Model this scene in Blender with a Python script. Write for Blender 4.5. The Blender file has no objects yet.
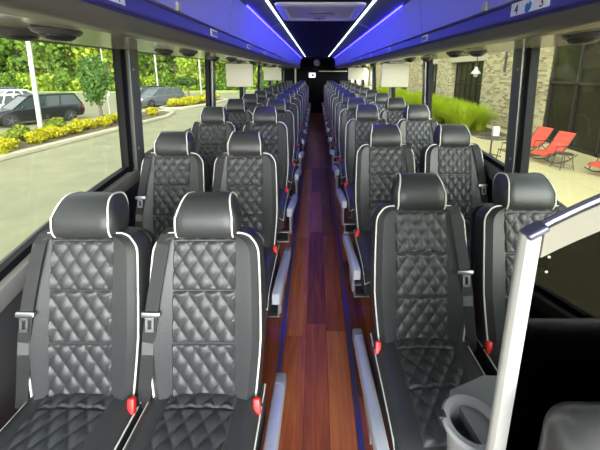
import bpy, bmesh, math, random
from math import sin, cos, pi, radians, sqrt, floor, exp, tan
from mathutils import Vector, Matrix
random.seed(7)
SC = bpy.context.scene
COL = SC.collection
EYE = 1.67
GZ = -1.3            # level of the car park and patio

# ------------------------------------------------------------------ materials
def mat(name, col, rough=.5, metal=0., spec=.5, emit=None, estr=0., noise=0., nscale=20., bump=0., bscale=200., coat=0.):
    m = bpy.data.materials.new(name); m.use_nodes = True
    nt = m.node_tree; b = nt.nodes['Principled BSDF']
    b.inputs['Base Color'].default_value = (*col, 1)
    b.inputs['Roughness'].default_value = rough
    b.inputs['Metallic'].default_value = metal
    b.inputs['Specular IOR Level'].default_value = spec
    b.inputs['Coat Weight'].default_value = coat
    if emit:
        b.inputs['Emission Color'].default_value = (*emit, 1)
        b.inputs['Emission Strength'].default_value = estr
    if noise or bump:
        tc = nt.nodes.new('ShaderNodeTexCoord')
    if noise:
        n = nt.nodes.new('ShaderNodeTexNoise'); n.inputs['Scale'].default_value = nscale; n.inputs['Detail'].default_value = 5
        nt.links.new(tc.outputs['Object'], n.inputs['Vector'])
        r = nt.nodes.new('ShaderNodeMapRange')
        r.inputs['From Min'].default_value = .3; r.inputs['From Max'].default_value = .7
        r.inputs['To Min'].default_value = 1 - noise; r.inputs['To Max'].default_value = 1 + noise
        nt.links.new(n.outputs['Fac'], r.inputs['Value'])
        mx = nt.nodes.new('ShaderNodeVectorMath'); mx.operation = 'SCALE'
        mx.inputs[0].default_value = col
        nt.links.new(r.outputs['Result'], mx.inputs['Scale'])
        nt.links.new(mx.outputs['Vector'], b.inputs['Base Color'])
    if bump:
        n2 = nt.nodes.new('ShaderNodeTexNoise'); n2.inputs['Scale'].default_value = bscale; n2.inputs['Detail'].default_value = 3
        nt.links.new(tc.outputs['Object'], n2.inputs['Vector'])
        bp = nt.nodes.new('ShaderNodeBump'); bp.inputs['Strength'].default_value = bump; bp.inputs['Distance'].default_value = .004
        nt.links.new(n2.outputs['Fac'], bp.inputs['Height'])
        nt.links.new(bp.outputs['Normal'], b.inputs['Normal'])
    return m

def glass_mat(name, tint, refl):
    m = bpy.data.materials.new(name); m.use_nodes = True
    nt = m.node_tree; nt.nodes.clear()
    o = nt.nodes.new('ShaderNodeOutputMaterial'); mx = nt.nodes.new('ShaderNodeMixShader')
    t = nt.nodes.new('ShaderNodeBsdfTransparent'); t.inputs['Color'].default_value = (*tint, 1)
    g = nt.nodes.new('ShaderNodeBsdfGlossy'); g.inputs['Roughness'].default_value = .03
    mx.inputs['Fac'].default_value = refl
    nt.links.new(t.outputs[0], mx.inputs[1]); nt.links.new(g.outputs[0], mx.inputs[2]); nt.links.new(mx.outputs[0], o.inputs[0])
    return m

def wood_mat():
    m = bpy.data.materials.new('floor_wood'); m.use_nodes = True
    nt = m.node_tree; N = nt.nodes; L = nt.links; b = N['Principled BSDF']
    b.inputs['Roughness'].default_value = .3; b.inputs['Specular IOR Level'].default_value = .45
    tc = N.new('ShaderNodeTexCoord'); sx = N.new('ShaderNodeSeparateXYZ'); L.new(tc.outputs['Object'], sx.inputs[0])
    def M(op, a, c=None, d=None):
        n = N.new('ShaderNodeMath'); n.operation = op
        for i, v in enumerate((a, c, d)):
            if v is None: continue
            if isinstance(v, (int, float)): n.inputs[i].default_value = v
            else: L.new(v, n.inputs[i])
        return n.outputs[0]
    px = M('DIVIDE', M('ADD', sx.outputs[0], 5.06), .125)
    ip = M('FLOOR', px); fx = M('FRACT', px)
    wn = N.new('ShaderNodeTexWhiteNoise'); wn.noise_dimensions = '1D'; L.new(ip, wn.inputs['W'])
    py = M('DIVIDE', M('ADD', M('ADD', sx.outputs[1], 20.), M('MULTIPLY', wn.outputs['Value'], 1.1)), 1.1)
    iy = M('FLOOR', py); fy = M('FRACT', py)
    w2 = N.new('ShaderNodeTexWhiteNoise'); w2.noise_dimensions = '2D'
    cb = N.new('ShaderNodeCombineXYZ'); L.new(ip, cb.inputs[0]); L.new(iy, cb.inputs[1]); L.new(cb.outputs[0], w2.inputs['Vector'])
    gv = N.new('ShaderNodeCombineXYZ')
    L.new(M('ADD', M('MULTIPLY', sx.outputs[0], 38.), M('MULTIPLY', w2.outputs['Value'], 50.)), gv.inputs[0])
    L.new(M('MULTIPLY', sx.outputs[1], 2.6), gv.inputs[1])
    gn = N.new('ShaderNodeTexNoise'); gn.inputs['Scale'].default_value = 1.; gn.inputs['Detail'].default_value = 6; gn.inputs['Distortion'].default_value = .8
    L.new(gv.outputs[0], gn.inputs['Vector'])
    f = M('ADD', M('MULTIPLY', w2.outputs['Value'], .55), M('MULTIPLY', M('SUBTRACT', gn.outputs['Fac'], .25), .75))
    cr = N.new('ShaderNodeValToRGB'); e = cr.color_ramp.elements
    e[0].position = .12; e[0].color = (.075, .014, .005, 1)
    e[1].position = .9; e[1].color = (.54, .175, .055, 1)
    k = cr.color_ramp.elements.new(.5); k.color = (.29, .068, .02, 1)
    L.new(f, cr.inputs['Fac'])
    edge = M('MINIMUM', M('MULTIPLY', M('MINIMUM', fx, M('SUBTRACT', 1., fx)), .125), M('MULTIPLY', M('MINIMUM', fy, M('SUBTRACT', 1., fy)), 1.1))
    g = M('GREATER_THAN', edge, .0016)
    mul = N.new('ShaderNodeVectorMath'); mul.operation = 'SCALE'; L.new(cr.outputs['Color'], mul.inputs[0])
    L.new(M('ADD', M('MULTIPLY', g, .75), .25), mul.inputs['Scale'])
    L.new(mul.outputs[0], b.inputs['Base Color'])
    return m

def brick_mat(name, c1, c2, mortar, scale=1., bw=.34, rh=.105):
    m = bpy.data.materials.new(name); m.use_nodes = True
    nt = m.node_tree; N = nt.nodes; L = nt.links; b = N['Principled BSDF']; b.inputs['Roughness'].default_value = .85
    tc = N.new('ShaderNodeTexCoord'); sx = N.new('ShaderNodeSeparateXYZ'); L.new(tc.outputs['Object'], sx.inputs[0])
    ad = N.new('ShaderNodeMath'); ad.operation = 'ADD'; L.new(sx.outputs[0], ad.inputs[0]); L.new(sx.outputs[1], ad.inputs[1])
    cb = N.new('ShaderNodeCombineXYZ'); L.new(ad.outputs[0], cb.inputs[0]); L.new(sx.outputs[2], cb.inputs[1])
    br = N.new('ShaderNodeTexBrick'); L.new(cb.outputs[0], br.inputs['Vector'])
    br.inputs['Color1'].default_value = (*c1, 1); br.inputs['Color2'].default_value = (*c2, 1); br.inputs['Mortar'].default_value = (*mortar, 1)
    br.inputs['Scale'].default_value = scale; br.inputs['Brick Width'].default_value = bw; br.inputs['Row Height'].default_value = rh
    br.inputs['Mortar Size'].default_value = .012; br.inputs['Bias'].default_value = -.15
    L.new(br.outputs['Color'], b.inputs['Base Color'])
    return m

def tile_mat():
    m = bpy.data.materials.new('patio_paving'); m.use_nodes = True
    nt = m.node_tree; N = nt.nodes; L = nt.links; b = N['Principled BSDF']; b.inputs['Roughness'].default_value = .9
    tc = N.new('ShaderNodeTexCoord')
    br = N.new('ShaderNodeTexBrick'); L.new(tc.outputs['Object'], br.inputs['Vector'])
    br.offset = 0
    br.inputs['Color1'].default_value = (.42, .36, .175, 1); br.inputs['Color2'].default_value = (.40, .34, .165, 1); br.inputs['Mortar'].default_value = (.30, .25, .11, 1)
    br.inputs['Scale'].default_value = 1; br.inputs['Brick Width'].default_value = 1.8; br.inputs['Row Height'].default_value = 1.8; br.inputs['Mortar Size'].default_value = .012
    L.new(br.outputs['Color'], b.inputs['Base Color'])
    return m

def leaf_mat(name, c1, c2):
    m = bpy.data.materials.new(name); m.use_nodes = True
    nt = m.node_tree; N = nt.nodes; L = nt.links; b = N['Principled BSDF']; b.inputs['Roughness'].default_value = .65
    b.inputs['Specular IOR Level'].default_value = .2
    g = N.new('ShaderNodeNewGeometry')
    cr = N.new('ShaderNodeValToRGB'); e = cr.color_ramp.elements
    e[0].color = (*c1, 1); e[1].color = (*c2, 1)
    L.new(g.outputs['Random Per Island'], cr.inputs['Fac']); L.new(cr.outputs['Color'], b.inputs['Base Color'])
    tr = N.new('ShaderNodeBsdfTranslucent'); L.new(cr.outputs['Color'], tr.inputs['Color'])
    mx = N.new('ShaderNodeMixShader'); mx.inputs['Fac'].default_value = .35
    o = N['Material Output']
    L.new(b.outputs[0], mx.inputs[1]); L.new(tr.outputs[0], mx.inputs[2]); L.new(mx.outputs[0], o.inputs[0])
    return m

LEATHER = mat('black_leather', (.030, .0308, .0312), .42, spec=.55, bump=.25, bscale=260)
QUILT = mat('quilted_leather', (.030, .0308, .0312), .44, spec=.55, bump=.25, bscale=260)
SHELL = mat('seat_shell', (.018, .018, .020), .45)
PIPE = mat('ivory_piping', (.66, .64, .56), .45)
WEB = mat('belt_webbing', (.018, .018, .018), .6, bump=.5, bscale=900)
PLASTIC = mat('dark_plastic', (.02, .02, .021), .4)
STEEL = mat('brushed_steel', (.46, .47, .48), .32, metal=1.)
SILVER = mat('silver_paint', (.58, .60, .64), .35, metal=.35)
PALEGREY = mat('pale_grey_plastic', (.33, .33, .33), .4)
GREY = mat('grey_plastic', (.22, .22, .22), .4)
DSEAT = mat('driver_seat_vinyl', (.075, .075, .075), .32)
RED = mat('red_buckle', (.72, .015, .012), .35)
TAG = mat('belt_tag', (.085, .085, .08), .6)
WOOD = wood_mat()
STRIP = mat('aisle_nosing', (.10, .095, .20), .3, metal=.6)
BLACK = mat('black_rubber', (.008, .008, .009), .6, spec=.15)
BLACKCLOTH = mat('black_headliner', (.006, .006, .008), .9, spec=.1)
WALLPANEL = mat('side_panel', (.045, .045, .046), .5)
LEDGE = mat('window_ledge', (.17, .165, .15), .45)
PILLAR = mat('pillar_grey', (.17, .175, .165), .33, metal=.55)
BINDOOR = mat('bin_door', (.25, .25, .62), .38, spec=.5)  # blue of the LED light is put into the door colour
BINBAND = mat('bin_band', (.045, .042, .27), .35)
BINLIP = mat('bin_lip', (.135, .13, .125), .35)
BINUNDER = mat('bin_underside', (.42, .40, .33), .16, spec=.7)
CEILPANEL = mat('ceiling_side_panel', (.13, .14, .19), .5)
LEDW = mat('white_led', (.9, .95, 1), .4, emit=(.80, .90, 1.), estr=2.6)
LEDB = mat('blue_led', (.05, .05, .9), .4, emit=(.008, .006, 1.), estr=42.)
PLATE = mat('white_plate', (.80, .80, .84), .4)
INK = mat('black_ink', (.012, .012, .014), .5)
ICON = mat('blue_icon', (.02, .16, .42), .5)
CREAM = mat('cream_plastic', (.58, .55, .41), .45)
HATCH = mat('hatch_plastic', (.82, .82, .79), .45)
HATCHIN = mat('hatch_panel', (.70, .70, .68), .4)
ALU = mat('ivory_aluminium', (.46, .455, .42), .3, metal=.1)
BEIGE = mat('beige_band', (.235, .22, .175), .5)
CHROMEBLUE = mat('dark_rail', (.16, .16, .24), .35, metal=.6)
SMOKE = glass_mat('smoked_panel', (.02, .02, .021), .03)
GLASS = glass_mat('window_glass', (.85, .87, .82), .035)
ASPHALT = mat('asphalt', (.215, .20, .125), .95, noise=.10, nscale=1.2, spec=.1)
PATIO = tile_mat()
KERB = mat('kerb_stone', (.34, .31, .21), .9, noise=.08, nscale=3)
SOIL = mat('mulch', (.10, .07, .04), .95, noise=.3, nscale=9)
LAWN = mat('lawn', (.26, .34, .07), .95, noise=.2, nscale=1.5)
BARK = mat('bark', (.13, .10, .07), .9, noise=.3, nscale=14)
POLE = mat('white_pole', (.45, .45, .40), .5)
POLEGREY = mat('grey_pole', (.40, .40, .37), .5)
LF_MID = leaf_mat('forest_leaves', (.030, .085, .010), (.21, .31, .040))
LF_YEL = leaf_mat('yellow_green_leaves', (.075, .165, .010), (.44, .50, .055))  # yellower green leaf tone
LF_DARK = leaf_mat('dark_leaves', (.016, .050, .012), (.09, .165, .034))
LF_TREE = leaf_mat('tree_leaves', (.030, .085, .015), (.14, .24, .05))
LF_BUSH = leaf_mat('yellow_shrub_leaves', (.22, .21, .006), (.64, .56, .03))
LF_GREENB = leaf_mat('green_shrub_leaves', (.09, .14, .01), (.30, .34, .04))
LF_GRASS = leaf_mat('lime_grass', (.17, .27, .004), (.44, .52, .02))
STONE = brick_mat('cream_stone', (.52, .45, .27), (.12, .082, .03), (.46, .39, .23))
LINTEL = mat('cream_lintel', (.44, .40, .28), .8, noise=.05, nscale=3)
DARKGLASS = mat('dark_glass', (.030, .026, .016), .25, spec=.18)
MULLION = mat('bronze_mullion', (.022, .018, .012), .5)
SLING = mat('red_sling', (.62, .065, .03), .7)
IRON = mat('dark_iron', (.035, .03, .026), .5)
LAMPW = mat('white_lamp', (.46, .45, .40), .4)
TYRE = mat('tyre', (.015, .015, .015), .8)
RIM = mat('alloy_rim', (.16, .16, .16), .4, metal=.6)
CARGLASS = mat('car_glass', (.03, .04, .04), .08, spec=.8)
HEADL = mat('headlight', (.75, .75, .72), .15)
TAILL = mat('taillight', (.45, .02, .015), .25)
def paint(n, c): return mat(n, c, .25, coat=.15)
P_BLACK = paint('black_car_paint', (.010, .011, .012)); P_GREY = paint('grey_car_paint', (.085, .09, .10)); P_SILVER = paint('silver_car_paint', (.60, .61, .60)); P_WHITE = paint('white_car_paint', (.75, .75, .72))

# ------------------------------------------------------------------ mesh builder
class MB:
    def __init__(s): s.v = []; s.f = []; s.mi = []; s.m = 0
    def add(s, vs, fs):
        o = len(s.v); s.v += [tuple(p) for p in vs]
        for f in fs: s.f.append([i + o for i in f]); s.mi.append(s.m)
    def box(s, c, d, M=None):
        x, y, z = d[0]/2, d[1]/2, d[2]/2
        vs = [Vector((a*x, b*y, e*z)) for a in (-1, 1) for b in (-1, 1) for e in (-1, 1)]
        if M: vs = [M @ p for p in vs]
        vs = [p + Vector(c) for p in vs]
        s.add(vs, [(0, 1, 3, 2), (4, 6, 7, 5), (0, 4, 5, 1), (2, 3, 7, 6), (0, 2, 6, 4), (1, 5, 7, 3)])
        return s
    def rbox(s, c, d, r, n=3, M=None):
        r = min(r, min(d)/2*.98); h = [k/2 - r for k in d]; c = Vector(c)
        us = [(-1 + i/n, -1) for i in range(n)] + [(0, -1), (0, 1)] + [((i+1)/n, 1) for i in range(n)]
        us = [(tan(u*pi/4), q) for u, q in us]; K = len(us)
        for ax in range(3):
            for sg in (-1, 1):
                vs = []
                for u, qu in us:
                    for w, qw in us:
                        dv = [0, 0, 0]; q = [0, 0, 0]
                        dv[ax] = sg; q[ax] = sg
                        dv[(ax+1) % 3] = u; q[(ax+1) % 3] = qu; dv[(ax+2) % 3] = w; q[(ax+2) % 3] = qw
                        p = Vector([q[i]*h[i] for i in range(3)]) + Vector(dv).normalized()*r
                        if M: p = M @ p
                        vs.append(p + c)
                fs = []
                for i in range(K-1):
                    for j in range(K-1):
                        a = i*K + j; f = (a, a+K, a+K+1, a+1)
                        fs.append(f if sg > 0 else f[::-1])
                s.add(vs, fs)
        return s
    def tube(s, pts, r, n=8, closed=False, cap=True):
        P = [Vector(p) for p in pts]; k = len(P); rs = r if isinstance(r, (list, tuple)) else [r]*k
        T = []
        for i in range(k):
            a = P[(i-1) % k] if (closed or i > 0) else P[i]; b = P[(i+1) % k] if (closed or i < k-1) else P[i]
            t = (b - a); T.append(t.normalized() if t.length > 1e-9 else Vector((0, 0, 1)))
        u = T[0].orthogonal().normalized(); vs = []
        for i in range(k):
            u = (u - T[i]*u.dot(T[i])); u = u.normalized() if u.length > 1e-6 else T[i].orthogonal().normalized()
            w = T[i].cross(u)
            for j in range(n):
                a = 2*pi*j/n; vs.append(P[i] + (u*cos(a) + w*sin(a))*rs[i])
        fs = []
        for i in range(k if closed else k-1):
            for j in range(n):
                i2 = (i+1) % k
                fs.append((i*n+j, i*n+(j+1) % n, i2*n+(j+1) % n, i2*n+j))
        if cap and not closed:
            fs.append(tuple(range(n))[::-1]); fs.append(tuple((k-1)*n + j for j in range(n)))
        s.add(vs, fs); return s
    def loft(s, rings, cap=True, closed=True):
        n = len(rings[0]); vs = [p for r in rings for p in r]; fs = []
        for i in range(len(rings)-1):
            for j in range(n if closed else n-1):
                fs.append((i*n+j, i*n+(j+1) % n, (i+1)*n+(j+1) % n, (i+1)*n+j))
        if cap:
            fs.append(tuple(range(n))[::-1]); fs.append(tuple((len(rings)-1)*n + j for j in range(n)))
        s.add(vs, fs); return s
    def lathe(s, prof, c, n=20, axis='z', M=None):
        vs = []; c = Vector(c)
        for r, h in prof:
            for j in range(n):
                a = 2*pi*j/n
                p = Vector((r*cos(a), r*sin(a), h))
                if axis == 'y': p = Vector((p.x, p.z, p.y))
                if axis == 'x': p = Vector((p.z, p.x, p.y))
                if M: p = M @ p
                vs.append(p + c)
        k = len(prof); fs = [(i*n+j, i*n+(j+1) % n, (i+1)*n+(j+1) % n, (i+1)*n+j) for i in range(k-1) for j in range(n)]
        fs.append(tuple(range(n))[::-1]); fs.append(tuple((k-1)*n+j for j in range(n)))
        s.add(vs, fs); return s
    def grid(s, fn, nu, nv):
        vs = [fn(i/nu, j/nv) for i in range(nu+1) for j in range(nv+1)]
        s.add(vs, [(i*(nv+1)+j, (i+1)*(nv+1)+j, (i+1)*(nv+1)+j+1, i*(nv+1)+j+1) for i in range(nu) for j in range(nv)])
        return s
    def prism(s, poly, y0, y1, ax='y'):
        n = len(poly)
        def P(a, b, t): return {'y': (a, t, b), 'x': (t, a, b), 'z': (a, b, t)}[ax]
        vs = [P(a, b, y0) for a, b in poly] + [P(a, b, y1) for a, b in poly]
        fs = [(i, (i+1) % n, n+(i+1) % n, n+i) for i in range(n)] + [tuple(range(n))[::-1], tuple(range(n, 2*n))]
        s.add(vs, fs); return s
    def mesh(s, name, mats, smooth=True, fixn=True):
        me = bpy.data.meshes.new(name); me.from_pydata(s.v, [], s.f)
        for m in (mats if isinstance(mats, (list, tuple)) else [mats]): me.materials.append(m)
        for i, p in enumerate(me.polygons): p.material_index = s.mi[i]
        bm = bmesh.new(); bm.from_mesh(me)
        if fixn:
            bmesh.ops.remove_doubles(bm, verts=bm.verts, dist=1e-5)
            bmesh.ops.recalc_face_normals(bm, faces=bm.faces)
        bm.to_mesh(me); bm.free()
        if smooth:
            me.shade_smooth()
            me.set_sharp_from_angle(angle=radians(38))
        return me
    def build(s, name, mats, parent=None, smooth=True, fixn=True):
        return link(name, s.mesh(name, mats, smooth, fixn), parent)

def link(name, data, parent=None):
    o = bpy.data.objects.new(name, data); COL.objects.link(o)
    if parent: o.parent = parent
    return o
def tag(o, label, cat, group=None, kind=None):
    o['label'] = label; o['category'] = cat
    if group: o['group'] = group
    if kind: o['kind'] = kind
    return o
def thing(name, label, cat, loc=(0, 0, 0), rz=0., group=None):
    o = link(name, None); o.location = loc; o.rotation_euler = (0, 0, rz)
    return tag(o, label, cat, group)
def struct(o, label=None):
    o['kind'] = 'structure'
    if label: o['label'] = label; o['category'] = 'building part'
    return o
KIDS = {}
def copy_tree(o, parent=None):
    c = o.copy(); COL.objects.link(c)
    if parent: c.parent = parent
    for ch in list(o.children): copy_tree(ch, c)
    return c
ORD = ['first', 'second', 'third', 'fourth', 'fifth', 'sixth', 'seventh', 'eighth', 'ninth', 'tenth', 'eleventh', 'twelfth', 'thirteenth', 'fourteenth']

# ------------------------------------------------------------------ floor heights (the deck ramps up over the first rows)
def deck(y):
    t = max(0., min(1., (y - .8)/2.2)); t = t*t*(3 - 2*t)
    return .155*t + .012*max(0, min(1, (y-3.6)/3))
Y0, Y1 = -1.0, 12.4
NS = 67
YS = [Y0 + (Y1 - Y0)*i/NS for i in range(NS+1)]
def strip_floor(name, xa, xb, mt, dz=0., th=.06):
    mb = MB(); rings = []
    for y in YS:
        z = deck(y) + dz
        rings.append([(xa, y, z), (xb, y, z), (xb, y, z-th), (xa, y, z-th)])
    mb.loft(rings)
    return struct(mb.build(name, mt, smooth=False))
strip_floor('floor', -1.24, 1.24, WOOD)
# metal nosing strips beside the aisle
for sx, nm in ((-1, 'left'), (1, 'right')):
    mb = MB(); rings = []
    for y in YS:
        z = deck(y); x = sx*.207
        rings.append([(x-.013, y, z-.01), (x+.013, y, z-.01), (x+.013, y, z+.008), (x-.013, y, z+.008)])
    mb.loft(rings)
    o = mb.build('trim_1' if sx < 0 else 'trim_2', STRIP, smooth=False); struct(o)
    o['label'] = 'violet metal nosing strip along the %s edge of the aisle' % nm; o['category'] = 'floor trim'

# ------------------------------------------------------------------ bus shell
def sill(y):
    if y >= 1.1: return 1.13 - .235*exp(-(y-1.1)/.78)
    return .895 - .25*(1.1 - y)
TUM = .053
def wx(z): return 1.205 - TUM*(z - 1.05)
WTOP = 1.805
def wall_poly(sx):
    mb = MB(); rings = []
    for y in YS:
        s = sill(y)
        rings.append([(sx*1.215, y, -1.0), (sx*1.215, y, s*.5), (sx*wx(s), y, s), (sx*(wx(s)+.07), y, s), (sx*1.30, y, s*.5), (sx*1.30, y, -1.0)])
    mb.loft(rings); return mb
for sx, nm in ((-1, 'wall_left'), (1, 'wall_right')):
    struct(wall_poly(sx).build(nm, WALLPANEL))
    # ledge below the glass
    mb = MB(); rings = []
    for y in YS:
        s = sill(y); x = wx(s)
        rings.append([(sx*(x+.005), y, s-.002), (sx*(x-.028), y, s-.022), (sx*(x-.034), y, s-.045), (sx*(x-.026), y, s-.10), (sx*(x+.008), y, s-.11)])
    mb.loft(rings)
    struct(mb.build('trim_3' if sx < 0 else 'trim_4', LEDGE))
    mb = MB(); rings = []
    for y in YS:
        s = sill(y); x = wx(s)
        rings.append([(sx*(x+.02), y, s-.004), (sx*(x-.012), y, s-.004), (sx*(x-.012), y, s+.028), (sx*(x+.02), y, s+.028)])
    mb.loft(rings)
    struct(mb.build('trim_5' if sx < 0 else 'trim_6', BLACK))
    mb = MB()
    mb.box((sx*(wx(WTOP)+.02), (Y0+Y1)/2, WTOP+.155), (.10, Y1-Y0, .32)); struct(mb.build('trim_7' if sx < 0 else 'trim_8', BLACK))

# pillars and panes
PIT = 1.655
wn = 0; tn = 9
for sx, off in ((-1, 2.09), (1, 1.89)):
    cy = [off + PIT*k for k in range(-1, 7) if -0.5 < off + PIT*k < Y1 - .1]
    if cy[0] > .6: pass
    for y in cy:
        s = sill(y) - .03
        root = link('trim_%d' % tn, None); struct(root); tn += 1
        root['label'] = 'upright grey and black window pillar, %s %s pillar from the front' % (ORD[cy.index(y)], 'left' if sx < 0 else 'right'); root['category'] = 'pillar'
        # black front half (nearer the camera), grey cover behind
        def col(xa, xb, ya, yb, m, nm):
            mb = MB(); z0, z1 = s, WTOP + .02
            ring = lambda z: [(sx*(wx(z)+.03), y+ya, z), (sx*(wx(z)-xb), y+ya+.006, z), (sx*(wx(z)-xb-.008), y+(ya+yb)/2, z), (sx*(wx(z)-xb), y+yb-.006, z), (sx*(wx(z)+.03), y+yb, z)]
            mb.loft([ring(z0), ring(z1)]); return mb.build(nm, m, root)
        col(0, .012, (-.075 if sx < 0 else -.055), -.01, BLACK, 'rubber_channel')
        col(0, .032, -.012, (.10 if sx < 0 else .088), PILLAR, 'pillar_cover')
        mb = MB()
        for z in (s+.15, WTOP-.12):
            mb.lathe([(.0, 0), (.009, 0), (.009, .006), (.0, .008)], (sx*(wx(z)-.033), y+.02, z), 10, 'x', Matrix.Scale(-sx, 3, (1, 0, 0)) if sx > 0 else None)
        mb.build('screw', STEEL, root)
    edges = [Y0] + cy + [Y1]
    for a, b in zip(edges[:-1], edges[1:]):
        wn += 1; mb = MB(); n = 10
        def gp(u, v, a=a, b=b, d=0.):
            y = a + (b-a)*u; z = sill(y) + (WTOP - sill(y))*v; return (sx*(wx(z)+.012+d), y, z)
        mb.grid(lambda u, v: gp(u, v), n, 1); 
        mb.grid(lambda u, v: gp(u, v, d=.006), n, 1)
        o = mb.build('window_%d' % wn, GLASS, fixn=False); struct(o)

# ceiling and roof
mb = MB(); mb.prism([(-.345, EYE+.452), (.345, EYE+.452), (.345, EYE+.50), (-.345, EYE+.50)], Y0, 10.2); struct(mb.build('ceiling', BLACKCLOTH, smooth=False))
mb = MB(); mb.prism([(-1.22, EYE+.16), (-1.10, EYE+.52), (-.5, EYE+.60), (.5, EYE+.60), (1.10, EYE+.52), (1.22, EYE+.16), (1.28, EYE+.16), (1.17, EYE+.56), (.5, EYE+.66), (-.5, EYE+.66), (-1.17, EYE+.56), (-1.28, EYE+.16)], Y0-.4, Y1+.1)
struct(mb.build('roof', BLACK, smooth=False))
# side ceiling panels between the bins and the light strips
for sx, nm in ((-1, 'ceiling_left'), (1, 'ceiling_right')):
    mb = MB(); mb.prism([(sx*.345, EYE+.452), (sx*(.462 if sx < 0 else .507), EYE+.402), (sx*(.47 if sx < 0 else .515), EYE+.44), (sx*.35, EYE+.49)], Y0, 10.2)
    o = struct(mb.build(nm, CEILPANEL, smooth=False))
    mb = MB()
    for y in (1.9, 3.28, 4.66, 6.04, 7.42, 8.8):
        mb.prism([(sx*.352, EYE+.4475), (sx*.458, EYE+.4022), (sx*.459, EYE+.406), (sx*.353, EYE+.452)], y-.02, y+.02)
    mb.build('panel_joint', PALEGREY, o, smooth=False)
# rear: lower dark ceiling, bulkhead
mb = MB(); mb.box((0, 11.3, EYE+.48), (2.3, 2.3, .08)); struct(mb.build('ceiling_rear', BLACKCLOTH))
mb = MB(); mb.box((0, Y1+.03, .75), (2.46, .06, 3.0)); struct(mb.build('wall_rear', BLACKCLOTH))
mb = MB(); mb.box((0, Y0-.25, -.05), (2.5, .3, 1.7)); struct(mb.build('wall_front', WALLPANEL))
for sx, nm in ((-1, 'wall_rear_left'), (1, 'wall_rear_right')):
    mb = MB(); mb.box((sx*.88, 11.3, EYE+.30), (.6, 2.3, .35)); struct(mb.build(nm, BLACKCLOTH))
mb = MB()
pts = [(-.36+.72*i/12, 10.16, EYE+.435+.03*sin(pi*i/12)) for i in range(13)]
mb.tube(pts, .018, 8); o = mb.build('trim_40', CEILPANEL); struct(o)

# ------------------------------------------------------------------ light strips
for sx, nm in ((-1, 'left'), (1, 'right')):
    mb = MB(); mb.prism([(sx*.340, EYE+.442), (sx*.351, EYE+.441), (sx*.351, EYE+.455), (sx*.340, EYE+.455)], Y0, 10.1)
    o = mb.build('led_strip_light', LEDW, smooth=False); tag(o, 'long white LED strip light on the ceiling above the %s seats' % nm, 'light', 'white ceiling light strips')
    mb = MB(); mb.prism([(sx*.452, EYE+.400), (sx*.461, EYE+.396), (sx*.464, EYE+.402), (sx*.455, EYE+.406)], 2.2, 10.1)
    o = mb.build('blue_led_strip', LEDB, smooth=False); tag(o, 'thin blue LED strip along the top of the %s overhead bins' % nm, 'light', 'blue light strips over the bins')

# ------------------------------------------------------------------ overhead bins
BE = [-.87 + 1.38*i for i in range(9)]
def bin_mesh_parts(sx, ya, yb):
    g = .004
    sh = MB()  # lip + back
    lip = [(.505, EYE+.140), (.522, EYE+.118), (.545, EYE+.106), (.60, EYE+.104), (.62, EYE+.116), (.55, EYE+.14)]
    sh.prism([(sx*a, b) for a, b in lip], ya, yb)
    un = MB(); un.prism([(sx*.585, EYE+.1045), (sx*.80, EYE+.118), (sx*1.155, EYE+.128), (sx*1.155, EYE+.145), (sx*.60, EYE+.125)], ya, yb)
    bd = MB(); bd.prism([(sx*a, b) for a, b in [(.505, EYE+.141), (.498, EYE+.150), (.500, EYE+.188), (.507, EYE+.195), (.55, EYE+.195), (.55, EYE+.141)]], ya, yb)
    lo = MB(); lo.prism([(sx*a, b) for a, b in [(.494, EYE+.146), (.491, EYE+.150), (.491, EYE+.156), (.499, EYE+.158), (.504, EYE+.146)]], ya, yb)
    dr = MB(); dr.prism([(sx*a, b) for a, b in [(.507, EYE+.200), (.500, EYE+.203), (.497, EYE+.25), (.487, EYE+.32), (.468, EYE+.385), (.460, EYE+.396), (.475, EYE+.405), (.53, EYE+.30), (.53, EYE+.20)]], ya+g, yb-g)
    bk = MB(); bk.prism([(sx*a, b) for a, b in [(.56, EYE+.14), (.56, EYE+.39), (1.06, EYE+.42), (1.13, EYE+.15)]], ya, yb)
    lt = MB(); ym = (ya+yb)/2
    lt.rbox((sx*.4985, ym, EYE+.215), (.014, .034, .030), .004, 2)
    return sh, un, bd, lo, dr, bk, lt
for sx, nm in ((-1, 'left'), (1, 'right')):
    for k in range(len(BE)-1):
        ya, yb = BE[k], BE[k+1]
        sh, un, bd, lo, dr, bk, lt = bin_mesh_parts(sx, ya, yb)
        if k <= 0: lab = 'blue-lit overhead bin nearest the camera on the %s side' % nm
        else: lab = 'blue-lit overhead luggage bin on the %s side, %s bin from the front' % (nm, ORD[k])
        t = thing('overhead_bin', lab, 'luggage bin', (0, 0, 0), 0, 'overhead bins on the %s' % nm)
        bk.build('bin_body', BLACK, t, smooth=False)
        sh.build('lower_lip', BINLIP, t); un.build('underside', BINUNDER, t); b = bd.build('number_band', BINBAND, t)
        lo.build('accent_strip', LEDB if False else BINBAND, b)
        d = dr.build('bin_door', BINDOOR, t); lt.build('latch', PALEGREY, d)

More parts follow.
